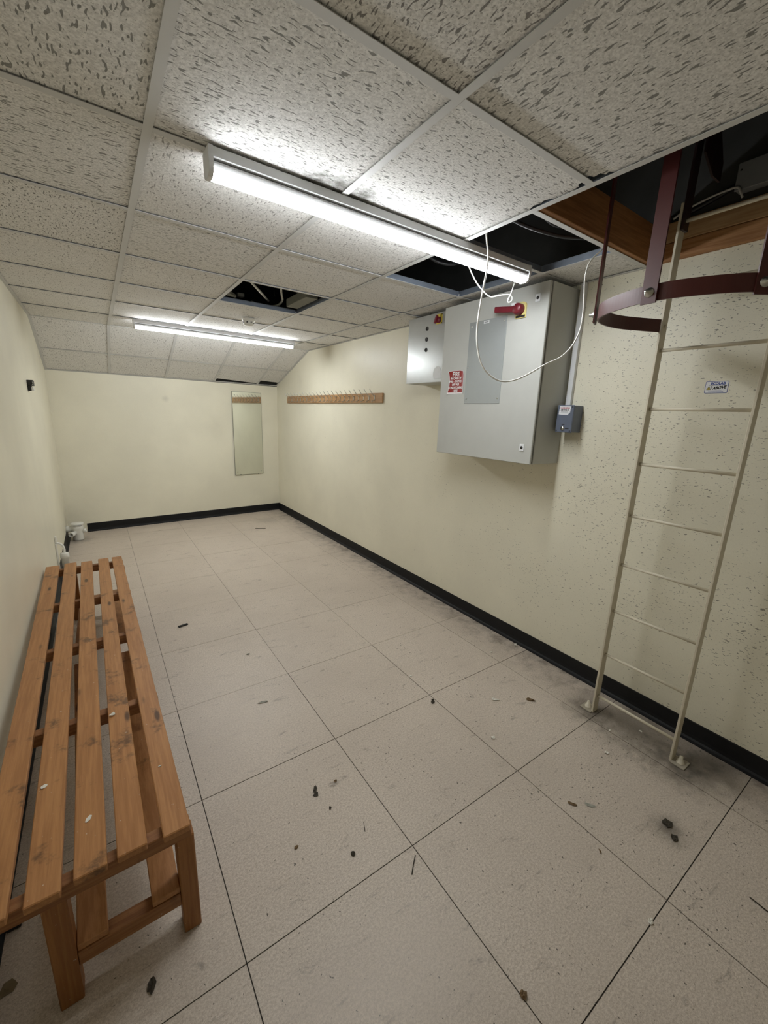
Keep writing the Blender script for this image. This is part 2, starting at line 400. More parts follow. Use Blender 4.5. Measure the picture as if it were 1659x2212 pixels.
# ------------------------------------------------------------------ suspended ceiling
ceil = struct(MB().box(XL, XR, YS0-0.012, YS0+0.012, ZC, ZC+0.004).build('ceiling', 'tee'))
YBAR = 1.118; YHN = Ty(-1)                      # trimmer bar at the hatch, near end of the hatch
TILE_T = 0.015
xc = [XL, Cx(0), Cx(1), Cx(2), Cx(3), XR]
style = {(0, -1): 'fy', (0, 0): 'fy', (0, 1): 'fx', (0, 2): 'fy', (1, -1): 'fyd', (1, 0): 'fxm', (1, 1): 'fl', (1, 2): 'fx', (1, 3): 'fl',
         (2, -1): 'fy', (2, 0): 'fxm', (2, 1): 'fl', (2, 2): 'fl', (1, -2): 'fyd', (0, -2): 'fx'}
mesh_cache = {}
def ceil_tile(x0, x1, y0, y1, mat, poly=None):
    g = 0.003
    cx_, cy_ = (x0+x1)/2, (y0+y1)/2
    key = (round(x1-x0, 3), round(y1-y0, 3), mat)
    if poly is None and key in mesh_cache:
        o = bpy.data.objects.new('ceiling_tile', mesh_cache[key]); C.objects.link(o)
    else:
        p = poly or [(x0+g, y0+g), (x1-g, y0+g), (x1-g, y1-g), (x0+g, y1-g)]
        me = bpy.data.meshes.new('ceiling_tile'); n = len(p)
        vs_ = [(x-cx_, y-cy_, 0) for x, y in p]+[(x-cx_, y-cy_, TILE_T) for x, y in p]
        me.from_pydata(vs_, [], [list(range(n))[::-1], list(range(n, 2*n))]+[(i, (i+1) % n, n+(i+1) % n, n+i) for i in range(n)])
        me.materials.append(M[mat])
        o = bpy.data.objects.new('ceiling_tile', me); C.objects.link(o)
        if poly is None: mesh_cache[key] = me
    o.parent = ceil; o.location = (cx_, cy_, ZC+0.0042+random.uniform(0, 0.001))
    return o
holes = {(2, 3), (3, 1)}
for c in range(5):
    for j in range(-6, 7):
        x0, x1 = xc[c], xc[c+1]; y0 = max(Ty(j), YREAR); y1 = Ty(j+1) if j < 6 else YS0
        if (c, j) in holes: continue
        if c >= 3 and j == -1: continue
        if c >= 3 and j == 0:
            if c == 4: ceil_tile(x0, x1, YBAR, y1, 'fl')
            continue
        m = style.get((c, j), random.choice(['fl', 'fl', 'fx' if j < 1 else 'fl']))
        poly = None; g = 0.003
        if (c, j) == (2, 0):                    # crumbled edge beside the hatch
            poly = [(x0+g, y0+g), (x1-0.052, y0+g), (x1-0.045, y0+0.016), (x1-0.031, y0+0.013), (x1-0.027, y0+0.034), (x1-0.014, y0+0.038), (x1-0.011, y0+0.055),
                    (x1-g, y0+0.06), (x1-g, y0+0.125), (x1-0.018, y0+0.14), (x1-0.024, y0+0.165), (x1-0.015, y0+0.18), (x1-0.022, y0+0.205), (x1-0.012, y0+0.225), (x1-g, y0+0.24), (x1-g, y1-g), (x0+g, y1-g)]
        if (c, j) == (2, -1):
            poly = [(x0+g, y0+g), (x1-g, y0+g), (x1-g, y1-0.075), (x1-0.022, y1-0.066), (x1-0.015, y1-0.05), (x1-0.034, y1-0.045), (x1-0.030, y1-0.022), (x1-0.045, y1-0.016), (x1-0.048, y1-g), (x0+g, y1-g)]
        ceil_tile(x0, x1, y0, y1, m, poly)

def tee_y(x, y0, y1):                           # main tee: flange below, web above
    o = MB().box(x-0.012, x+0.012, y0, y1, ZC-0.001, ZC+0.0005).build('main_tee', 'tee', ceil)
    MB().box(x-0.001, x+0.001, y0, y1, ZC+0.0006, ZC+0.036).build('tee_web', 'web', o)
def tee_x(y, x0, x1):
    o = MB().box(x0, x1, y-0.012, y+0.012, ZC-0.0014, ZC+0.0003).build('cross_tee', 'tee', ceil)
    MB().box(x0, x1, y-0.001, y+0.001, ZC+0.0006, ZC+0.032).build('tee_web', 'web', o)
for i in range(3): tee_y(Cx(i), YREAR, YS0)
tee_y(Cx(3), YBAR, YS0); tee_y(Cx(3), YREAR, YHN)
for j in range(-5, 7):
    for c in range(5):
        if j == 0 and c >= 3: continue
        tee_x(Ty(j), xc[c]+(0.012 if c else 0), xc[c+1]-(0.012 if c < 4 else 0))
tee_x(YBAR, Cx(2)+0.012, XR)
for (a, b, c_, d) in ((XL, XL+0.02, YREAR, YS0), (XR-0.02, XR, YREAR, YHN), (XR-0.02, XR, YBAR, YS0)):
    MB().box(a, b, c_, d, ZC-0.0016, ZC+0.0002).build('edge_trim', 'tee', ceil)

# sloping end of the ceiling
ZSL, ZSR = 1.890, 1.902
def sp(x, v, off=0.0):                          # point on the slope, v 0 top .. 1 wall
    y = YS0 + (yb(x)-YS0)*v; zb = ZSL+(ZSR-ZSL)*(x-XL)/(XR-XL); z = ZC+(zb-ZC)*v
    return Vector((x, y, z)) + off*Vector((0, 0.32, 0.947))
def sl_patch(x0, x1, v0, v1, off, th, v1b=None):
    v1b = v1 if v1b is None else v1b
    return MB().hexa([sp(x0, v0, off), sp(x1, v0, off), sp(x1, v1b, off), sp(x0, v1, off), sp(x0, v0, off+th), sp(x1, v0, off+th), sp(x1, v1b, off+th), sp(x0, v1, off+th)])
VM = 0.545
for c in range(5):
    for r in range(2):
        v0, v1 = (0.0, VM) if r == 0 else (VM, 1.0)
        va, vb = v1-0.006, v1-0.006
        if (c, r) == (3, 1): va, vb = 0.905, 0.968
        if (c, r) == (4, 1): va, vb = 0.875, 0.90
        sl_patch(xc[c]+0.003, xc[c+1]-0.003, v0+0.006+(0.012 if (c, r) == (4, 1) else 0), va, 0.0055, TILE_T, vb).build('ceiling_tile', 'fl', ceil)
for i in range(4): sl_patch(Cx(i)-0.012, Cx(i)+0.012, 0.0, 1.0, 0, 0.002).build('main_tee', 'tee', ceil)
for c in range(5): sl_patch(xc[c]+(0.012 if c else 0), xc[c+1]-(0.012 if c < 4 else 0), VM-0.009, VM+0.009, 0.0003, 0.002).build('cross_tee', 'tee', ceil)
sl_patch(XL, XL+0.02, 0, 1, -0.0004, 0.002).build('edge_trim', 'tee', ceil)
sl_patch(XR-0.02, XR, 0, 1, -0.0004, 0.002).build('edge_trim', 'tee', ceil)
sl_patch(XL, XR, 0.978, 1.0, -0.0006, 0.002).build('edge_trim', 'tee', ceil)

# ================================================================== FLUORESCENT-STYLE LED BATTENS
def batten(yc, x0, x1, label, led='led'):
    t = thing('led_batten', label, 'light', ((x0+x1)/2, yc, ZC-0.0015))
    MB().box(x0, x1, yc-0.034, yc+0.034, 2.257, ZC-0.0016, 0.003).build('housing', 'white_metal', t)
    MB().box(x0+0.004, x1-0.004, yc-0.020, yc+0.020, 2.2525, 2.2568).build('neck', 'void_grey', t)
    MB().prism([(x0+0.006, yc+a, z) for a, z in ((-0.028, 2.2365), (0.028, 2.2365), (0.030, 2.245), (0.026, 2.2523), (-0.026, 2.2523), (-0.030, 2.245))], (x1-x0-0.012, 0, 0)).build('carrier', 'white_metal', t)
    prof_ = [(-0.028, 2.2363), (-0.029, 2.230), (-0.026, 2.220), (-0.016, 2.2145), (0, 2.2125), (0.016, 2.2145), (0.026, 2.220), (0.029, 2.230), (0.028, 2.2363)]
    MB().prism([(x0+0.010, yc+a, z) for a, z in prof_], (x1-x0-0.020, 0, 0)).build('diffuser', led, t)
    for xa, xb in ((x0-0.004, x0+0.010), (x1-0.010, x1+0.004)):
        MB().prism([(xa, yc-0.035, 2.2475), (xa, yc-0.030, 2.222), (xa, yc-0.016, 2.212), (xa, yc+0.016, 2.212), (xa, yc+0.030, 2.222), (xa, yc+0.035, 2.2475), (xa, yc+0.035, ZC-0.002), (xa, yc-0.035, ZC-0.002)], (xb-xa, 0, 0)).build('end_cap', 'white_metal', t)
    return t
batten(1.490, 0.355, 1.860, 'long lit white LED batten on the near ceiling, running to the cabinet')
batten(4.540, 0.372, 1.880, 'lit white LED batten at the far end where the ceiling slopes', 'led_far')

# smoke detector
t = thing('smoke_detector', 'white round smoke detector on the ceiling before the far light', 'detector', (1.153, 3.735, ZC-0.0015))
MB().lathe((1.153, 3.735, ZC-0.0016), (0, 0, -1), [(0, 0), (0.054, 0), (0.054, 0.012), (0.049, 0.022), (0, 0.022)], 24).build('base', 'white_pl', t)
MB().lathe((1.153, 3.735, ZC-0.0236), (0, 0, -1), [(0.042, 0), (0.045, 0.010), (0.038, 0.030), (0.022, 0.036), (0, 0.036)], 24).build('chamber', 'white_pl', t)
for k in range(8):
    a = k*math.pi/4+0.2; p = Vector((1.153+0.043*math.cos(a), 3.735+0.043*math.sin(a), ZC-0.036))
    MB().box(p.x-0.004, p.x+0.004, p.y-0.004, p.y+0.004, p.z-0.005, p.z+0.005).build('slot', 'ink', t)

# ================================================================== BENCH
BA = math.atan2(-0.042, 2.53)
bo = Vector((0.103, 1.024, 0)); bd = Vector((math.sin(BA), math.cos(BA), 0)); bc = Vector((math.cos(BA), -math.sin(BA), 0))
def B(u, v, z): return bo + bc*u + bd*v + Vector((0, 0, z))
bench = thing('slatted_bench', 'long low slatted pine bench along the left wall', 'bench', tuple(B(-0.22, 1.26, 0)))
BL, BZ = 2.53, 0.420
near = [(-0.066, 0.0), (-0.170, -0.103), (-0.260, -0.191), (-0.352, -0.284), (-0.448, -0.381)]
far = [(-0.063, 0.0), (-0.147, -0.083), (-0.249, -0.183), (-0.345, -0.276), (-0.448, -0.372)]
ends = [(-0.002, 0.0), (0.006, 0.003), (0.004, -0.012), (-0.006, 0.005), (-0.005, -0.012)]
def bhexa(u0, u1, v0, v1, z0, z1, bev=0.0, u0f=None, u1f=None):
    u0f = u0 if u0f is None else u0f; u1f = u1 if u1f is None else u1f
    return MB().hexa([B(u0, v0, z0), B(u1, v0, z0), B(u1f, v1, z0), B(u0f, v1, z0), B(u0, v0, z1), B(u1, v0, z1), B(u1f, v1, z1), B(u0f, v1, z1)], bev)
for (a, b), (c_, d), (e0, e1) in zip(near, far, ends):
    sl = bhexa(a, b, e0, BL+e1, BZ-0.022, BZ, 0.0025, c_, d).build('seat_slat', 'wood', bench)
for v in (0.022, 0.655, 1.262, 1.835, BL-0.062):
    cb = bhexa(-0.440, 0.004, v, v+0.036, BZ-0.069, BZ-0.0225, 0.002).build('cross_rail', 'wood_x', bench)
for v in (0.028, BL-0.070):
    for (u0, u1) in ((-0.036, 0.011), (-0.332, -0.281)):
        bhexa(u0, u1, v, v+0.055, 0.0, BZ-0.0695, 0.003).build('leg', 'wood_z', bench)
    bhexa(-0.281, -0.036, v+0.006, v+0.050, 0.108, 0.152, 0.002).build('stretcher', 'wood_x', bench)
for (u0, u1) in ((-0.2805, -0.212), (-0.108, -0.0365)):
    for sgn, v0, v1 in ((1, 0.038, 1.19), (-1, BL-0.038, 1.34)):
        th = 0.020
        d = Vector((0, 0, th))
        p = [B(u0, v0, 0.1525), B(u1, v0, 0.1525), B(u1, v1, 0.325), B(u0, v1, 0.325)]
        MB().hexa(p+[q+d for q in p], 0.002).build('brace', 'wood', bench)

# ================================================================== RIGHT WALL: CABINETS
xf = 2.042
cab = thing('control_cabinet', 'large grey steel control cabinet with red handle on the right wall', 'cabinet', (XR, 1.87, 1.29))
MB().box(xf+0.026, XR-0.001, 1.462, 2.268, 1.290, 2.262, 0.003).build('body', 'cab', cab)
MB().box(xf+0.016, xf+0.0265, 1.470, 2.260, 1.298, 2.254).build('seal', 'seal', cab)
door = MB().box(xf, xf+0.0165, 1.462, 2.268, 1.290, 2.262, 0.003).build('door', 'cab', cab)
MB().box(xf-0.003, xf, 1.727, 2.024, 1.633, 2.131, 0.0008).build('cover_plate', 'cab_plate', door)
for (y, z) in ((1.745, 2.105), (2.005, 2.105), (1.745, 1.665), (2.005, 1.665), (2.012, 1.86)):
    MB().lathe((xf-0.003, y, z), (-1, 0, 0), [(0.0055, 0), (0.005, 0.002), (0, 0.0025)], 10).build('screw', 'steel', door)
for (y, z) in ((1.531, 2.187), (1.528, 1.383)):
    o = MB().box(xf-0.004, xf, y-0.016, y+0.016, z-0.020, z+0.020, 0.0015).build('lock', 'white_metal', door)
    MB().lathe((xf-0.004, y, z), (-1, 0, 0), [(0.009, 0), (0.009, 0.001), (0, 0.001)], 14).build('keyhole', 'ink', door)
MB().box(xf-0.0035, xf-0.003, 1.862, 1.906, 2.109, 2.125).build('name_label', 'paper', door)
MB().box(xf-0.0040, xf-0.0036, 1.868, 1.900, 2.1145, 2.1195).build('lettering', 'void_grey', door)
# rotary isolator with long red handle
pts = [(xf, 1.598, 2.100), (xf, 1.668, 2.100), (xf, 1.668, 2.165)] + [(xf, 1.633+0.035*math.cos(a), 2.165+0.020*math.sin(a)) for a in [math.pi*k/8 for k in range(1, 8)]] + [(xf, 1.598, 2.165)]
MB().prism(pts, (-0.006, 0, 0)).build('handle_plate', 'pale_yellow', door)
MB().box(xf-0.0072, xf-0.006, 1.602, 1.664, 2.103, 2.114).build('scale_strip', 'ink', door)
hd = MB().lathe((xf-0.006, 1.638, 2.145), (-1, 0, 0), [(0.030, 0), (0.030, 0.030), (0.025, 0.040), (0, 0.040)], 20).build('switch_handle', 'red', cab)
MB().hexa([(xf-0.018, 1.655, 2.128), (xf-0.046, 1.655, 2.128), (xf-0.052, 1.790, 2.146), (xf-0.030, 1.790, 2.146), (xf-0.018, 1.655, 2.160), (xf-0.046, 1.655, 2.160), (xf-0.052, 1.790, 2.178), (xf-0.030, 1.790, 2.178)], 0.004).build('grip', 'red', hd)
MB().hexa([(xf-0.043, 1.645, 2.162), (xf-0.047, 1.645, 2.162), (xf-0.047, 1.67, 2.163), (xf-0.043, 1.67, 2.163), (xf-0.036, 1.645, 2.176), (xf-0.042, 1.645, 2.178), (xf-0.044, 1.675, 2.177), (xf-0.037, 1.672, 2.176)], 0.001).build('worn_patch', 'paper', hd)

# small cabinet behind it
xs = 2.112
sc = thing('switch_cabinet', 'small grey brushed steel cabinet with three black lamps, left of the large one', 'cabinet', (XR, 2.52, 1.79))
MB().box(xs+0.012, XR-0.001, 2.274, 2.762, 1.790, 2.270, 0.003).build('body', 'cab', sc)
sd = MB().box(xs, xs+0.0125, 2.274, 2.762, 1.790, 2.270, 0.002).build('door', 'cab_small', sc)
for z in (2.177, 2.102, 2.028):
    MB().lathe((xs, 2.534, z), (-1, 0, 0), [(0.015, 0), (0.015, 0.003), (0.011, 0.003), (0.010, 0.001), (0, 0.001)], 16).build('lamp_hole', 'ink', sd)
MB().box(xs-0.003, xs, 2.372, 2.432, 2.192, 2.258, 0.001).build('switch_plate', 'yellow', sd)
kb = MB().lathe((xs-0.003, 2.405, 2.218), (-1, 0, 0), [(0.021, 0), (0.020, 0.020), (0, 0.020)], 16).build('switch_knob', 'red', sc)
MB().hexa([(xs-0.023, 2.412, 2.190), (xs-0.023, 2.424, 2.196), (xs-0.040, 2.424, 2.196), (xs-0.040, 2.412, 2.190), (xs-0.023, 2.388, 2.240), (xs-0.023, 2.400, 2.246), (xs-0.040, 2.400, 2.246), (xs-0.040, 2.388, 2.240)], 0.002).build('grip', 'red', kb)
MB().tube([(xs-0.002, 2.374, 2.194), (xs-0.014, 2.374, 2.20), (xs-0.014, 2.374, 2.25), (xs-0.002, 2.374, 2.254)], 0.003, 6).build('guard', 'ink', sd)
MB().prism([(xs-0.0012, y, z) for y, z in ((2.350, 1.815), (2.425, 1.812), (2.440, 1.850), (2.428, 1.885), (2.395, 1.905), (2.362, 1.89), (2.352, 1.86))], (0.0012, 0, 0)).build('torn_label', 'white_metal', sd)
MB().box(xs-0.0016, xs-0.0012, 2.360, 2.415, 1.822, 1.826).build('lettering', 'paper', sd)

# fire notice, curled sticker
def face_x(pts2, fs, x, y0, z0, df, eps=0.0):
    mb = MB(); mb.quads([(x-df(a, b)-eps, y0-a, z0+b) for a, b in pts2], fs); return mb
SY, SZ, SW, SH = 2.115, 1.773, 0.148, 0.150
def curl(a, b):
    u, v = a/(SW/2), b/(SH/2)
    return 0.0014 + 0.016*max(0, -u-0.45)**2*abs(v)**2*2.0 + 0.009*max(0, u-0.6)**2*3 + 0.004*max(0, v-0.7)**2*4
def sheet(w_, h_, nx=14, ny=14, cut=None):
    vs_ = []; fs = []
    for j in range(ny+1):
        for i in range(nx+1):
            a, b = -w_/2+w_*i/nx, -h_/2+h_*j/ny
            if cut: a, b = cut(a, b)
            vs_.append((a, b))
    for j in range(ny):
        for i in range(nx): k = j*(nx+1)+i; fs.append((k, k+1, k+nx+2, k+nx+1))
    return vs_, fs
def pinch(a, b):
    u, v = a/(SW/2), b/(SH/2)
    a2 = a + (0.010*(1-v*v) if u < 0 else 0)*abs(u) - (0.010*max(0, v-0.5)*2 if u > 0 else 0)*abs(u)
    return a2, b - 0.012*max(0, v)*max(0, abs(u)-0.55)
fs_ = thing('fire_notice', 'curled red and white fire notice stuck on the large cabinet door', 'sign', (xf, SY, SZ-SH/2))
v_, f_ = sheet(SW, SH, cut=pinch)
face_x(v_, f_, xf, SY, SZ, curl).build('backing', 'sign_white', fs_)
v_, f_ = sheet(SW*0.945, SH*0.93, cut=pinch)
v_ = [(a, b+0.003) for a, b in v_]
face_x(v_, f_, xf, SY, SZ, curl, 0.0008).build('red_panel', 'sign_red', fs_)
for (txt, size, dy, sx, bd_) in (('FIRE', 0.040, 0.050, 0.95, 0.0012), ('IN CASE OF', 0.021, 0.024, 0.93, 0.0007), ('FIRE - SWITCH', 0.021, 0.004, 0.88, 0.0007),
                             ('OFF AIR', 0.021, -0.016, 0.93, 0.0007), ('CONDITIONING', 0.021, -0.0365, 0.86, 0.0007), ('HERE', 0.021, -0.057, 0.93, 0.0007)):
    v_, f_ = text_mb(txt, size, sx, bd_)
    face_x([(a, b+dy) for a, b in v_], f_, xf, SY, SZ, curl, 0.0018).build('lettering', 'sign_white', fs_)

# trunking and grey key-switch box
tr = MB().box(XR-0.022, XR-0.0005, 1.416, 1.446, 1.632, ZC-0.003, 0.001).build('cable_trunking', 'white_metal', None, (XR, 1.431, 1.632))
tag(tr, 'white plastic trunking running down to the grey key switch box', 'trunking')
kx = 2.216
kbx = thing('key_switch_box', 'slate grey key switch box with a white warning label', 'switch', (XR, 1.39, 1.481))
MB().box(kx+0.012, XR-0.0005, 1.344, 1.440, 1.481, 1.631, 0.002).build('body', 'box', kbx)
lid = MB().box(kx, kx+0.0125, 1.342, 1.442, 1.479, 1.633, 0.003).build('lid', 'box', kbx)
for (y, z) in ((1.351, 1.489), (1.433, 1.489), (1.351, 1.623)):
    MB().lathe((kx, y, z), (-1, 0, 0), [(0.004, 0), (0.0035, 0.001), (0, 0.001)], 10).build('screw', 'ink', lid)
ky = MB().lathe((kx, 1.396, 1.502), (-1, 0, 0), [(0.012, 0), (0.012, 0.004), (0.008, 0.007), (0, 0.007)], 16).build('key_barrel', 'steel', lid)
MB().box(kx-0.0078, kx-0.007, 1.3945, 1.3975, 1.496, 1.508).build('key_slot', 'ink', ky)
MB().box(kx-0.0006, kx, 1.386, 1.404, 1.5215, 1.5265).build('lettering', 'ink', lid)
MB().box(kx-0.0006, kx, 1.358, 1.380, 1.499, 1.504).build('lettering', 'ink', lid)
lb = MB().prism([(kx, y, z) for y, z in ((1.431, 1.580), (1.428, 1.626), (1.360, 1.626), (1.362, 1.592), (1.376, 1.578), (1.412, 1.578))], (-0.0006, 0, 0)).build('warning_label', 'paper', lid)
for txt, size, z, m_ in (('WARNING', 0.0125, 1.6155, 'ink_red'), ('240 VOLTS', 0.0115, 1.6045, 'ink')):
    v_, f_ = text_mb(txt, size, 0.95, 0.0004)
    face_x(v_, f_, kx, 1.395, z, lambda a, b: 0.0012).build('lettering', m_, lb)
for z, hw in ((1.594, 0.022), (1.588, 0.026)):
    MB().box(kx-0.0010, kx-0.0006, 1.396-hw, 1.396+hw, z-0.0012, z+0.0012).build('lettering', 'void_grey', lb)

# service sticker on the wall beside the ladder
ey, ez = 0.733, 1.7155
st = thing('service_sticker', 'small white sticker with blue heading and handwriting on the wall behind the ladder', 'sticker', (XR, ey, ez-0.026))
def rrect(w_, h_, r, n=5):
    out = []
    for cx_, cy_, a0 in ((w_/2-r, h_/2-r, 0), (-w_/2+r, h_/2-r, 90), (-w_/2+r, -h_/2+r, 180), (w_/2-r, -h_/2+r, 270)):
        for k in range(n+1):
            a = math.radians(a0+90*k/n); out.append((cx_+r*math.cos(a), cy_+r*math.sin(a)))
    return out
MB().prism([(XR, ey-a, ez+b) for a, b in rrect(0.086, 0.052, 0.005)], (-0.0006, 0, 0)).build('border', 'ink_blue', st)
MB().prism([(XR-0.0006, ey-a, ez+b) for a, b in rrect(0.082, 0.048, 0.0035)], (-0.0004, 0, 0)).build('panel', 'paper', st)
def lett(txt, size, a0, b0, m_, sx=1.0, bold=0.0, shear=0.0, rot=0.0):
    v_, f_ = text_mb(txt, size, sx, bold)
    v_ = [(a+shear*b, b) for a, b in v_]
    v_ = [(a*math.cos(rot)-b*math.sin(rot)+a0, a*math.sin(rot)+b*math.cos(rot)+b0) for a, b in v_]
    face_x(v_, f_, XR, ey, ez, lambda a, b: 0.0014).build('lettering', m_, st)
lett('ECOLAB', 0.0150, 0.004, 0.0155, 'ink_blue', 0.95, 0.0007)
lett('6', 0.0190, -0.017, 0.002, 'ink', 0.75, 0.0001, 0.15)
lett('ABOVE', 0.0160, 0.012, -0.0025, 'ink', 0.95, 0.0009, 0.35, 0.10)
for z, a0, hw, m_ in ((0.0085, 0.001, 0.030, 'void_grey'), (-0.0155, 0.001, 0.020, 'ink_blue'), (-0.0200, 0.0, 0.028, 'ink_blue')):
    MB().box(XR-0.0014, XR-0.001, ey-a0-hw, ey-a0+hw, ez+z-0.0008, ez+z+0.0008).build('lettering', m_, st)
MB().prism([(XR-0.0012, ey+0.028-a, ez-0.002+b) for a, b in ((-0.0085, -0.009), (0.0085, -0.009), (0, 0.0075))], (-0.0003, 0, 0)).build('warning_triangle', 'ink', st)
MB().prism([(XR-0.0016, ey+0.028-a, ez-0.002+b) for a, b in ((-0.0062, -0.0075), (0.0062, -0.0075), (0, 0.0045))], (-0.0002, 0, 0)).build('warning_triangle', 'yellow', st)
MB().box(XR-0.0021, XR-0.0018, ey+0.0272, ey+0.0288, ez-0.0075, ez-0.001).build('lettering', 'ink', st)

# ================================================================== LADDER WITH SAFETY CAGE
lx0, lx1, yl, yr = 2.072, 2.122, 0.905, 0.525
lad = thing('wall_ladder', 'cream painted steel ladder fixed before the right wall up to the hatch', 'ladder', (2.097, 0.715, 0))
for y in (yl, yr):
    ra = MB().box(lx0, lx1, y-0.005, y+0.005, 0.0, 2.43, 0.0012).build('rail', 'ladder', lad)
    MB().box(lx0+0.004, lx1+0.004, y-0.016, y-0.0052, 2.33, 2.90, 0.001).build('upper_rail', 'dark_maroon', lad)
for k in range(10):
    z = 0.099+0.2518*k
    MB().tube([(2.097, yr+0.004, z), (2.097, yl-0.004, z)], 0.0075, 8).build('rung', 'ladder', lad)
for y, s in ((yl, 1), (yr, -1)):
    ft = MB().box(2.060, 2.130, min(y, y+s*0.062), max(y, y+s*0.062), 0.0005, 0.0065, 0.001).build('foot_plate', 'dirty', lad)
    c_ = (2.094, y+s*0.034, 0.0065)
    MB().lathe(c_, (0, 0, 1), [(0.018, 0), (0.018, 0.004), (0.013, 0.004), (0.013, 0.016), (0.008, 0.016), (0.008, 0.034), (0, 0.035)], 6).build('bolt', 'ladder', ft)
for y in (yl,):
    MB().prism([(2.10, 0.865, 2.70), (2.10, 0.865, 2.60), (2.14, 0.84, 2.52), (2.19, 0.83, 2.51), (2.20, 0.835, 2.58), (2.16, 0.85, 2.70)], (0, 0.008, 0)).build('wall_bracket', 'dark_maroon', lad)

cage = thing('safety_cage', 'dark maroon safety cage hoop with bolted uprights round the ladder top', 'ladder cage', (1.80, 0.715, 1.935))
half = [(2.075, 0.912), (2.00, 0.948), (1.915, 0.985), (1.84, 1.001), (1.775, 1.000), (1.715, 0.988), (1.665, 0.962), (1.625, 0.922), (1.595, 0.875), (1.568, 0.815), (1.553, 0.765), (1.549, 0.715)]
full = half + [(x, 1.43-y) for x, y in half[::-1][1:]]
full = [(q.x, q.y) for q in spline([(x, y, 0) for x, y in full], 4)]
def ribbon(path, z0, z1, th, mat, name, parent):
    mb = MB(); n = len(path); pv = [Vector((*q, 0)) for q in path]; L = []
    for i in range(n):
        t_ = (pv[min(i+1, n-1)]-pv[max(i-1, 0)]).normalized(); nn = Vector((t_.y, -t_.x, 0))
        L.append((pv[i], pv[i]-nn*th))
    vs_ = []
    for a, b in L: vs_ += [(a.x, a.y, z0), (a.x, a.y, z1), (b.x, b.y, z1), (b.x, b.y, z0)]
    fs = []
    for i in range(n-1):
        k = i*4
        for j in range(4): fs.append((k+j, k+(j+1) % 4, k+4+(j+1) % 4, k+4+j))
    fs += [(0, 1, 2, 3), tuple(4*(n-1)+j for j in (3, 2, 1, 0))]
    return mb.quads(vs_, fs).build(name, mat, parent)
hoop = ribbon(full, 1.936, 1.988, 0.006, 'maroon', 'hoop', cage)
def upright(px, py, nx, ny, z1=2.88):
    n = Vector((nx, ny, 0)).normalized(); t_ = Vector((-n.y, n.x, 0)); p = Vector((px, py, 0))
    a, b = p+n*0.0004+t_*0.024, p+n*0.0004-t_*0.024
    q = [a, b, b+n*0.006, a+n*0.006]
    u = MB().hexa([x+Vector((0, 0, 1.928)) for x in q]+[x+Vector((0, 0, z1)) for x in q]).build('upright', 'maroon', cage)
    c_ = p+n*0.0066+Vector((0, 0, 1.962))
    MB().lathe(c_, n, [(0.015, 0), (0.015, 0.002), (0.0105, 0.002), (0.0105, 0.009), (0.0055, 0.009), (0.0055, 0.020), (0, 0.021)], 12).build('bolt', 'steel', u)
upright(1.700, 0.9885, -0.35, 1); upright(1.545, 0.725, -1, 0.08); upright(1.668, 0.468, -0.65, -0.8)
MB().lathe((2.070, 0.914, 1.962), (0.35, 0.9, 0), [(0.007, 0), (0.007, 0.004), (0, 0.005)], 10).build('bolt', 'steel', cage)
MB().lathe((2.100, 0.8995, 1.962), (0, -1, 0), [(0.008, 0), (0.007, 0.003), (0, 0.004)], 10).build('bolt', 'ladder', cage)

# ================================================================== HATCH TIMBERS AND THE VOID
b1 = MB().box(Cx(2)+0.014, XR-0.001, YBAR-0.032, YBAR-0.003, ZC+0.003, 2.450, 0.002).build('hatch_timber', 'timber_x', None, (1.85, YBAR, ZC)); tag(b1, 'reddish timber board across the far side of the ceiling hatch', 'timber')
b2 = MB().box(XR-0.024, XR-0.0005, YHN+0.013, YBAR-0.033, ZC+0.002, 2.366, 0.002).build('hatch_timber', 'timber_y', None, (XR, 0.7, ZC)); tag(b2, 'lower knotty timber batten on the wall inside the hatch', 'timber')
b3 = MB().box(XR-0.026, XR-0.0005, YHN+0.013, YBAR-0.033, 2.368, 2.452, 0.002).build('hatch_timber', 'timber_pale', None, (XR, 0.7, 2.368)); tag(b3, 'upper paler timber batten on the wall inside the hatch', 'timber')
bx_ = thing('junction_box', 'pale plastic junction box high on the wall inside the hatch', 'junction box', (XR, 0.72, 2.49))
MB().box(XR-0.045, XR-0.0005, 0.64, 0.80, 2.487, 2.585, 0.004).build('body', 'void_grey', bx_)
MB().box(XR-0.050, XR-0.0455, 0.638, 0.802, 2.485, 2.587, 0.003).build('lid', 'void_grey', bx_)
for (y, z) in ((0.79, 2.56), (0.65, 2.51)): MB().lathe((XR-0.050, y, z), (-1, 0, 0), [(0.004, 0), (0, 0.001)], 8).build('screw', 'ink', bx_)
def cable(name, label, pts, r, mat, k=6, cat='cable'):
    q = spline(pts, k); o = MB().tube(q, r, 8).build(name, mat, None, tuple(q[0])); return tag(o, label, cat)
cable('black_cable', 'thick black cable along the wall inside the hatch', [(2.299, 1.10, 2.475), (2.299, 0.97, 2.478), (2.299, 0.88, 2.50), (2.298, 0.802, 2.525)], 0.010, 'black_cable')
cable('grey_cable', 'thin grey cable curving along the wall inside the hatch', [(2.272, 1.02, 2.458), (2.274, 0.99, 2.475), (2.274, 0.95, 2.488), (2.272, 0.88, 2.500), (2.275, 0.83, 2.506), (2.262, 0.79, 2.498), (2.260, 0.775, 2.474), (2.272, 0.77, 2.458)], 0.0045, 'grey_cable')
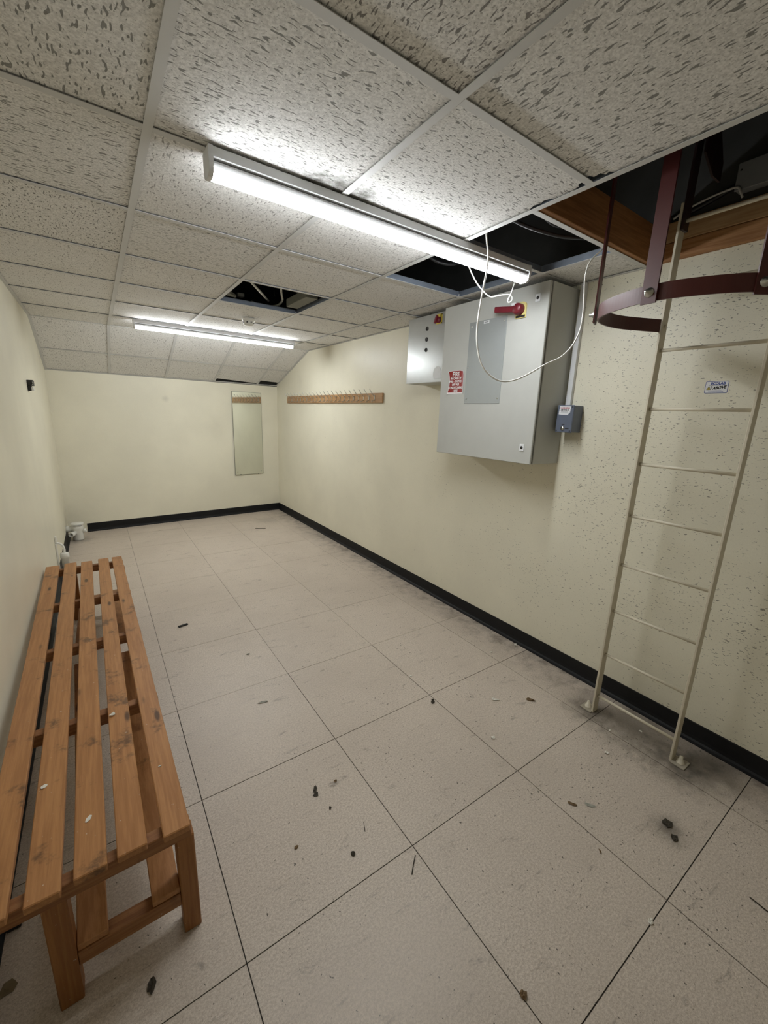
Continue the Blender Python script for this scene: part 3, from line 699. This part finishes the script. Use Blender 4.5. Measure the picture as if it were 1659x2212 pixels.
cable('white_cable', 'long white cable hanging in a deep loop before the large cabinet',
      [(1.445, 1.372, 2.42), (1.436, 1.368, 2.35), (1.431, 1.366, 2.289), (1.443, 1.36, 2.226), (1.445, 1.36, 2.164), (1.436, 1.363, 2.091), (1.426, 1.368, 1.98), (1.426, 1.368, 1.886), (1.446, 1.359, 1.8), (1.479, 1.345, 1.749), (1.528, 1.323, 1.716), (1.575, 1.303, 1.71), (1.629, 1.28, 1.725), (1.69, 1.254, 1.759), (1.75, 1.227, 1.798), (1.812, 1.201, 1.83), (1.859, 1.18, 1.882), (1.887, 1.168, 1.95), (1.892, 1.166, 2.02), (1.886, 1.168, 2.097), (1.879, 1.172, 2.172), (1.887, 1.168, 2.229), (1.91, 1.158, 2.263), (1.938, 1.150, 2.289), (1.97, 1.145, 2.33), (2.02, 1.16, 2.36)], 0.0036, 'cable', 4)
cable('white_cable', 'short white cable kinked under the near batten by the red handle',
      [(1.50, 1.66, 2.40), (1.540, 1.63, 2.335), (1.558, 1.62, 2.3), (1.59, 1.62, 2.267), (1.642, 1.62, 2.215), (1.694, 1.62, 2.182), (1.76, 1.62, 2.159), (1.83, 1.62, 2.178), (1.902, 1.62, 2.195), (1.93, 1.618, 2.187), (1.926, 1.614, 2.168), (1.901, 1.612, 2.154), (1.892, 1.612, 2.164), (1.916, 1.615, 2.203), (1.943, 1.62, 2.271), (1.95, 1.63, 2.34)], 0.0032, 'cable', 5)
cable('black_cable', 'black cable sagging in the dark opening beside the hatch', [(1.42, 1.47, 2.55), (1.55, 1.38, 2.40), (1.75, 1.28, 2.345), (1.95, 1.22, 2.36), (2.25, 1.18, 2.42)], 0.008, 'black_cable')
cable('black_cable', 'black cable looped in the opening above the near batten', [(1.55, 2.05, 2.60), (1.62, 1.98, 2.42), (1.72, 1.93, 2.38), (1.83, 1.93, 2.42), (1.90, 1.98, 2.52), (1.93, 2.0, 2.70)], 0.008, 'black_cable')
cable('black_cable', 'thin black cable hanging deep above the opening beside the hatch', [(1.62, 1.40, 2.75), (1.66, 1.36, 2.55), (1.72, 1.32, 2.43), (1.82, 1.30, 2.40), (1.96, 1.30, 2.46)], 0.006, 'black_cable')
# stuff seen through the missing tile by the smoke detector
cable('white_cable', 'pale cable bent in a hook inside the missing tile opening', [(1.18, 3.02, 2.46), (1.20, 3.10, 2.40), (1.25, 3.22, 2.385), (1.285, 3.30, 2.37), (1.27, 3.36, 2.345), (1.215, 3.40, 2.335), (1.15, 3.42, 2.335), (1.08, 3.42, 2.35)], 0.008, 'cable')
cd_ = MB().tube([(0.86, 2.78, 2.33), (1.20, 3.37, 2.365)], 0.008, 8).build('conduit', 'white_pl', None, (0.86, 2.78, 2.33)); tag(cd_, 'straight pale conduit slanting across the missing tile opening', 'conduit')
wr = MB().tube([(1.13, 3.10, 2.60), (1.235, 3.33, 2.40)], 0.002, 6).build('hanger_wire', 'steel', None, (1.10, 3.08, 2.60)); tag(wr, 'thin steel hanger wire above the missing tile opening', 'wire')
ins = MB().box(1.285, 1.375, 2.86, 3.22, 2.310, 2.365, 0.003).build('insulation_block', 'insul', None, (1.33, 3.0, 2.31)); tag(ins, 'pale insulation block beside the missing tile opening', 'insulation')
jb = MB().box(0.985, 1.035, 3.43, 3.47, 2.375, 2.40, 0.003).build('cable_connector', 'white_pl', None, (1.01, 3.45, 2.375)); tag(jb, 'small white connector block inside the missing tile opening', 'connector')
ins2 = MB().hexa([(0.83, 3.18, 2.325), (0.93, 3.27, 2.325), (0.93, 3.30, 2.325), (0.83, 3.26, 2.325), (0.83, 3.18, 2.36), (0.93, 3.27, 2.34), (0.93, 3.30, 2.34), (0.83, 3.26, 2.36)], 0.003).build('insulation_block', 'insul', None, (0.88, 3.24, 2.325)); tag(ins2, 'thin pale insulation scrap at the left of the missing tile opening', 'insulation')

# ================================================================== COAT RACK AND MIRROR
rk = thing('coat_rack', 'long oak coat rack with wire hooks on the right wall', 'coat rack', (XR, 4.58, 1.652))
MB().box(XR-0.018, XR-0.0005, 3.370, 5.790, 1.652, 1.745, 0.002).build('board', 'oak', rk)
def hook_mb(y):
    mb = MB(); z = 1.700; xb = XR-0.0185
    mb.box(xb-0.0035, xb, y-0.006, y+0.006, z-0.026, z+0.026, 0.001)
    mb.tube([(xb-0.002, y, z+0.018), (xb-0.014, y, z+0.020), (xb-0.036, y, z+0.046), (xb-0.064, y, z+0.082)], 0.0034, 6)
    mb.tube([(xb-0.002, y, z-0.018), (xb-0.018, y, z-0.030), (xb-0.030, y, z-0.036), (xb-0.036, y, z-0.030)], 0.0034, 6)
    return mb
h0 = None
for k in range(23):
    y = 3.504+0.1*k
    if h0 is None: h0 = hook_mb(y).build('hook', 'steel', rk)
    else:
        h = h0.copy(); C.objects.link(h); h.parent = rk; h.location = (0, y-3.504, 0)
        h.rotation_euler = (0, 0, 0)
mx0, mx1, mz0, mz1 = 1.628, 2.060, 0.594, 1.786
mi = thing('wall_mirror', 'tall frameless mirror screwed to the back wall', 'mirror', ((mx0+mx1)/2, yb(1.84), mz0))
th = math.atan2(YBR-YBL, XR-XL) + math.radians(1.7)
dx, dy = math.cos(th), math.sin(th)
pm = Vector((mx1, yb(mx1)-0.004, 0))                         # right edge sits on the wall, left edge stands proud
def mp(s, d, z): return Vector((pm.x-dx*s-(-dy)*0+dy*d*1.0, pm.y-dy*s-dx*d, z))
wdt = (mx1-mx0)/dx
def mslab(s0, s1, d0, d1, z0, z1): return MB().hexa([mp(s1, d1, z0), mp(s0, d1, z0), mp(s0, d0, z0), mp(s1, d0, z0), mp(s1, d1, z1), mp(s0, d1, z1), mp(s0, d0, z1), mp(s1, d0, z1)])
mslab(0, wdt, 0.0, 0.0042, mz0, mz1).build('backing', 'mirror_edge', mi)
mslab(0.003, wdt-0.003, 0.0043, 0.0055, mz0+0.003, mz1-0.003).build('mirror_glass', 'mirror', mi)
for s, z in ((0.035, mz0+0.045), (wdt-0.035, mz0+0.045), (0.035, mz1-0.045), (wdt-0.035, mz1-0.045)):
    MB().lathe(mp(s, 0.0056, z), (dy, -dx, 0), [(0.008, 0), (0.007, 0.003), (0, 0.004)], 12).build('screw', 'steel', mi)
for s in (0.07, wdt-0.09): mslab(s, s+0.02, 0.0056, 0.009, mz0-0.003, mz0+0.006).build('clip', 'mirror_edge', mi)

# ================================================================== LEFT WALL AND CORNER
dv = thing('wall_socket', 'small broken black wall box high on the left wall', 'wall box', (XL, 4.28, 1.62))
MB().box(XL+0.0005, XL+0.038, 4.252, 4.330, 1.660, 1.702, 0.002).build('body', 'ink', dv)
MB().box(XL+0.0005, XL+0.022, 4.252, 4.330, 1.622, 1.6595, 0.002).build('body', 'ink', dv)
MB().hexa([(XL+0.0225, 4.254, 1.622), (XL+0.036, 4.258, 1.628), (XL+0.036, 4.32, 1.628), (XL+0.0225, 4.32, 1.622), (XL+0.0225, 4.254, 1.65), (XL+0.034, 4.256, 1.655), (XL+0.034, 4.32, 1.655), (XL+0.0225, 4.32, 1.65)], 0.001).build('broken_edge', 'white_pl', dv)
MB().tube([(XL+0.034, 4.250, 1.69), (XL+0.037, 4.245, 1.675), (XL+0.030, 4.248, 1.665)], 0.002, 6).build('wire', 'grey_cable', dv)

# drain trap
tx, ty = -0.292, 5.735
tp = thing('drain_trap', 'white plastic drain gully with side pipes in the far left corner', 'pipe', (tx, ty, 0))
MB().lathe((tx, ty, 0.0006), (0, 0, 1), [(0.0, 0), (0.050, 0), (0.052, 0.01), (0.053, 0.125), (0.057, 0.132), (0.057, 0.160), (0.054, 0.165), (0, 0.165)], 28).build('body', 'white_pl', tp)
cp = MB().lathe((tx, ty, 0.1658), (0, 0, 1), [(0, 0), (0.056, 0), (0.058, 0.008), (0.062, 0.022), (0.062, 0.030), (0.058, 0.034), (0, 0.034)], 28).build('cap', 'white_pl', tp)
MB().box(tx-0.045, tx+0.045, ty-0.0625, ty-0.058, 0.180, 0.184).build('slot', 'void_grey', cp)
def stub(p0, p1, r, nm='side_pipe', bore=True):
    p0, p1 = Vector(p0), Vector(p1); L = (p1-p0).length
    pr = [(r*0.86, 0), (r*0.86, L*0.45), (r, L*0.47), (r, L), (r*0.80, L), (r*0.78, L*0.6), (0, L*0.6)]
    s_ = MB().lathe(p0, p1-p0, pr, 20).build(nm, 'white_pl', tp)
    if bore: MB().lathe(p0+(p1-p0)*0.62, p1-p0, [(r*0.78, 0), (0, 0.001)], 20).build('bore', 'grey_cable', s_)
stub((tx-0.02, ty-0.03, 0.095), (tx-0.062, ty-0.115, 0.092), 0.026)
stub((tx+0.035, ty-0.01, 0.105), (tx+0.082, ty-0.018, 0.106), 0.022, bore=False)
stub((tx-0.04, ty+0.01, 0.130), (tx-0.105, ty+0.03, 0.130), 0.036, bore=False)

# waste pipe behind the bench with hose to a wall bracket
px_, py_ = -0.345, 4.45
wp = thing('waste_pipe', 'white waste pipe with a bent hose on the left wall behind the bench', 'pipe', (px_, py_, 0))
MB().lathe((px_, py_, 0.0006), (0, 0, 1), [(0, 0), (0.026, 0), (0.026, 0.19), (0.033, 0.192), (0.033, 0.225), (0.030, 0.23), (0.030, 0.236), (0.020, 0.240), (0, 0.240)], 20).build('pipe', 'white_pl', wp)
MB().tube(spline([(px_, py_, 0.235), (px_+0.004, py_, 0.27), (px_-0.004, py_, 0.305), (px_-0.022, py_, 0.328), (px_-0.042, py_, 0.335)], 5), 0.0085, 10).build('hose', 'cable', wp)
MB().box(XL+0.0005, XL+0.012, 4.42, 4.455, 0.10, 0.335, 0.002).build('bracket', 'white_pl', wp)
MB().box(XL+0.0005, XL+0.016, 4.432, 4.464, 0.337, 0.395, 0.003).build('bracket', 'white_pl', wp)

# ================================================================== LITTER
def crumple(name, label, cat, x, y, z, sx, sy, h, rot, mat, seed, n=9):
    rnd = random.Random(seed); mb = MB(); ca, sa = math.cos(rot), math.sin(rot)
    def P(a, b, c_): return (x+a*ca-b*sa, y+a*sa+b*ca, z+c_)
    ring = []
    for i in range(n):
        a = 2*math.pi*i/n; r = rnd.uniform(0.6, 1.1); ring.append((sx*r*math.cos(a), sy*r*math.sin(a), rnd.uniform(0.15, 1.0)*h))
    inner = [(a*0.45+rnd.uniform(-.15, .15)*sx, b*0.45, rnd.uniform(0.3, 1.0)*h) for a, b, c_ in ring]
    th_ = max(0.0006, h*0.12)
    k0 = [P(a, b, c_) for a, b, c_ in ring]+[P(*q) for q in inner]+[P(0, 0, h*0.6)]
    k1 = [P(a, b, max(0.0003, c_-th_)) for a, b, c_ in ring]
    # one ring corner touches the ground
    k1[0] = P(ring[0][0], ring[0][1], 0.0003)
    fs = []
    for i in range(n):
        j = (i+1) % n; fs += [(i, j, n+j), (i, n+j, n+i), (n+i, n+j, 2*n)]
    low = [(i, (i+1) % n) for i in range(n)]
    off = 2*n+1
    vs_ = k0+k1+[P(0, 0, 0.0003)]
    for i, j in low: fs += [(off+i, off+j, j), (off+i, j, i), (off+j, off+i, off+n)]
    o = mb.quads(vs_, fs).build(name, mat, None, (x, y, z)); return tag(o, label, cat)
D = [
 ('metal_shard', 'pointed grey shard lying on the floor right of the bench middle', 'shard', 0.597, 1.920, .024, .006, .006, -0.25, 'shard'),
 ('dry_leaf', 'curled brown dry leaf on the floor left of the ladder', 'leaf', 1.868, 1.145, .022, .010, .010, -0.7, 'leaf'),
 ('dirt_clump', 'small black clump beside a tile corner in mid floor', 'dirt', 1.383, 1.429, .011, .009, .012, 0.3, 'dark_leaf'),
 ('plaster_scrap', 'white scrap with pale green edge on the floor before the ladder', 'scrap', 1.695, 1.257, .020, .008, .008, -0.8, 'flake'),
 ('plaster_chip', 'bright white plaster chip alone in mid floor before the ladder', 'plaster', 1.464, 1.071, .011, .009, .010, 0.8, 'flake'),
 ('dry_leaf', 'narrow brown leaf hooked like a comma on the right floor', 'leaf', 1.465, 0.649, .018, .007, .006, -1.0, 'leaf'),
 ('dry_leaf', 'flattened grey leaf beside the comma shaped brown leaf', 'leaf', 1.524, 0.607, .022, .007, .003, -0.9, 'shard'),
 ('dirt_clump', 'largest dark clump of dirt on the right floor', 'dirt', 1.708, 0.394, .019, .012, .010, -0.5, 'dark_leaf'),
 ('dirt_clump', 'dark clump just below the largest clump on the right floor', 'dirt', 1.662, 0.352, .014, .010, .008, 0.4, 'dark_leaf'),
 ('leaf_scrap', 'ragged dark leaf scrap on the floor beside the bench end', 'leaf', 0.603, 1.285, .016, .008, .005, 1.0, 'dark_leaf'),
 ('leaf_scrap', 'second dark scrap touching the ragged leaf beside the bench end', 'leaf', 0.596, 1.262, .011, .009, .004, 0.2, 'dark_leaf'),
 ('seed', 'tiny black seed with a tail below the ragged dark leaf scrap', 'seed', 0.617, 1.176, .007, .004, .004, 1.2, 'dark_leaf'),
 ('leaf_scrap', 'small triangular brown flake on the near floor', 'leaf', 0.444, 1.106, .007, .005, .004, 0.6, 'leaf'),
 ('dead_insect', 'small dead insect on the near floor by a tile corner', 'insect', 0.604, 0.975, .009, .007, .006, 0.5, 'dark_leaf'),
 ('dirt_clump', 'stringy dark fluff on the floor at the near bench leg', 'fluff', -0.030, 0.974, .016, .008, .010, 1.2, 'dark_leaf'),
 ('nut_shell', 'brown nut shell on a floor joint at the bottom edge', 'shell', 0.808, 0.399, .010, .008, .010, 1.0, 'leaf'),
 ('plaster_chip', 'white plaster chip on the dark floor joint at lower right', 'plaster', 1.292, 0.279, .009, .007, .008, 0.0, 'flake'),
 ('leaf_scrap', 'tiny brown scrap on the floor between the two right joints', 'leaf', 1.373, 0.485, .007, .003, .004, 1.0, 'leaf'),
 ('plaster_chip', 'grey plaster crumb against the skirting left of the ladder', 'plaster', 2.268, 1.562, .012, .008, .014, 0.3, 'flake'),
 ('plaster_chip', 'small white crumb on the floor near the skirting crumb', 'plaster', 2.053, 1.596, .007, .005, .006, 0.2, 'flake'),
 ('pebble', 'round greyish pebble on the floor near the black strip', 'pebble', 0.659, 2.412, .009, .007, .007, 0.0, 'shard'),
 ('wood_crumb', 'orange wood crumb right of the ragged dark leaf scrap', 'crumb', 0.692, 1.275, .007, .005, .004, 0.0, 'leaf'),
 ('brown_card', 'flat brown scrap on the floor under the near bench corner', 'scrap', -0.352, 1.180, .020, .014, .002, 0.6, 'gum'),
 ('plaster_chip', 'white plaster crumb between the two ladder feet', 'plaster', 1.858, 0.713, .009, .007, .008, 0.0, 'flake'),
 ('plaster_chip', 'tiny white crumb on the long middle floor joint', 'plaster', 1.421, 1.677, .007, .005, .005, 0.0, 'flake'),
 ('plaster_chip', 'white flat crumb right of the middle floor joint crossing', 'plaster', 1.717, 1.447, .008, .004, .004, 0.4, 'flake'),
 ('plaster_chip', 'white crumb close behind the lowest ladder rung', 'plaster', 2.15, 0.690, .007, .006, .006, 0.4, 'flake'),
 ('plaster_chip', 'pale crumb near the left ladder foot under the lowest rung', 'plaster', 2.02, 0.780, .007, .004, .005, 0.4, 'flake'),
]
for i, (nm, lbl, cat, x, y, a, b, h, r, m_) in enumerate(D): crumple(nm, lbl, cat, x, y, 0.0004, a*1.3, b*1.4, h*1.1, r, m_, i+3)
def stick(name, label, cat, a, b, r, mat):
    o = MB().tube([(a[0], a[1], r+0.0004), ((a[0]+b[0])/2, (a[1]+b[1])/2+0.001, r+0.0004), (b[0], b[1], r+0.0004)], r, 6).build(name, mat, None, (a[0], a[1], 0)); return tag(o, label, cat)
stick('dark_twig', 'thin dark splinter on the near floor below the tile crossing', 'splinter', (0.740, 0.805), (0.790, 0.848), 0.0018, 'dark_leaf')
stick('dark_twig', 'thin dark stick on the floor by the back wall', 'splinter', (1.615, 5.27), (1.735, 5.215), 0.004, 'dark_leaf')
stick('dark_twig', 'short dark splinter beside the seed on the near floor', 'splinter', (0.700, 1.055), (0.684, 1.020), 0.0012, 'dark_leaf')
stick('dark_twig', 'dark splinter on the floor at the right picture edge', 'splinter', (1.655, 0.125), (1.650, 0.060), 0.002, 'dark_leaf')
ps = MB().hexa([(0.345, 2.995, 0.0005), (0.408, 3.008, 0.0005), (0.404, 3.024, 0.0005), (0.341, 3.011, 0.0005), (0.345, 2.995, 0.010), (0.408, 3.008, 0.010), (0.404, 3.024, 0.010), (0.341, 3.011, 0.010)], 0.0015).build('plastic_strip', 'seal', None, (0.375, 3.01, 0)); tag(ps, 'short black plastic strip on the floor right of the bench', 'plastic strip')
bk = MB().box(-0.372, -0.338, 1.338, 1.362, 0.0005, 0.018, 0.002).build('plastic_block', 'seal', None, (-0.355, 1.35, 0)); tag(bk, 'small black block on the floor under the bench by the wall', 'block')
for i, (lbl, x, y, a, b, h, r) in enumerate([
   ('curled paint flake on the second bench slat from the right, halfway', -0.058, 1.618, .012, .009, .010, 0.2),
   ('square paint flake on the second bench slat from the wall', -0.237, 1.379, .011, .009, .003, 0.6),
   ('pointed paint flake on the middle bench slat near its end', -0.126, 1.190, .014, .006, .003, 0.9),
   ('tiny white paint flake on the rightmost bench slat', 0.058, 1.279, .006, .004, .003, 0.1)]):
    crumple('paint_flake', lbl, 'paint flake', x, y, BZ+0.0002, a, b, h, r, 'flake', 80+i, 7)
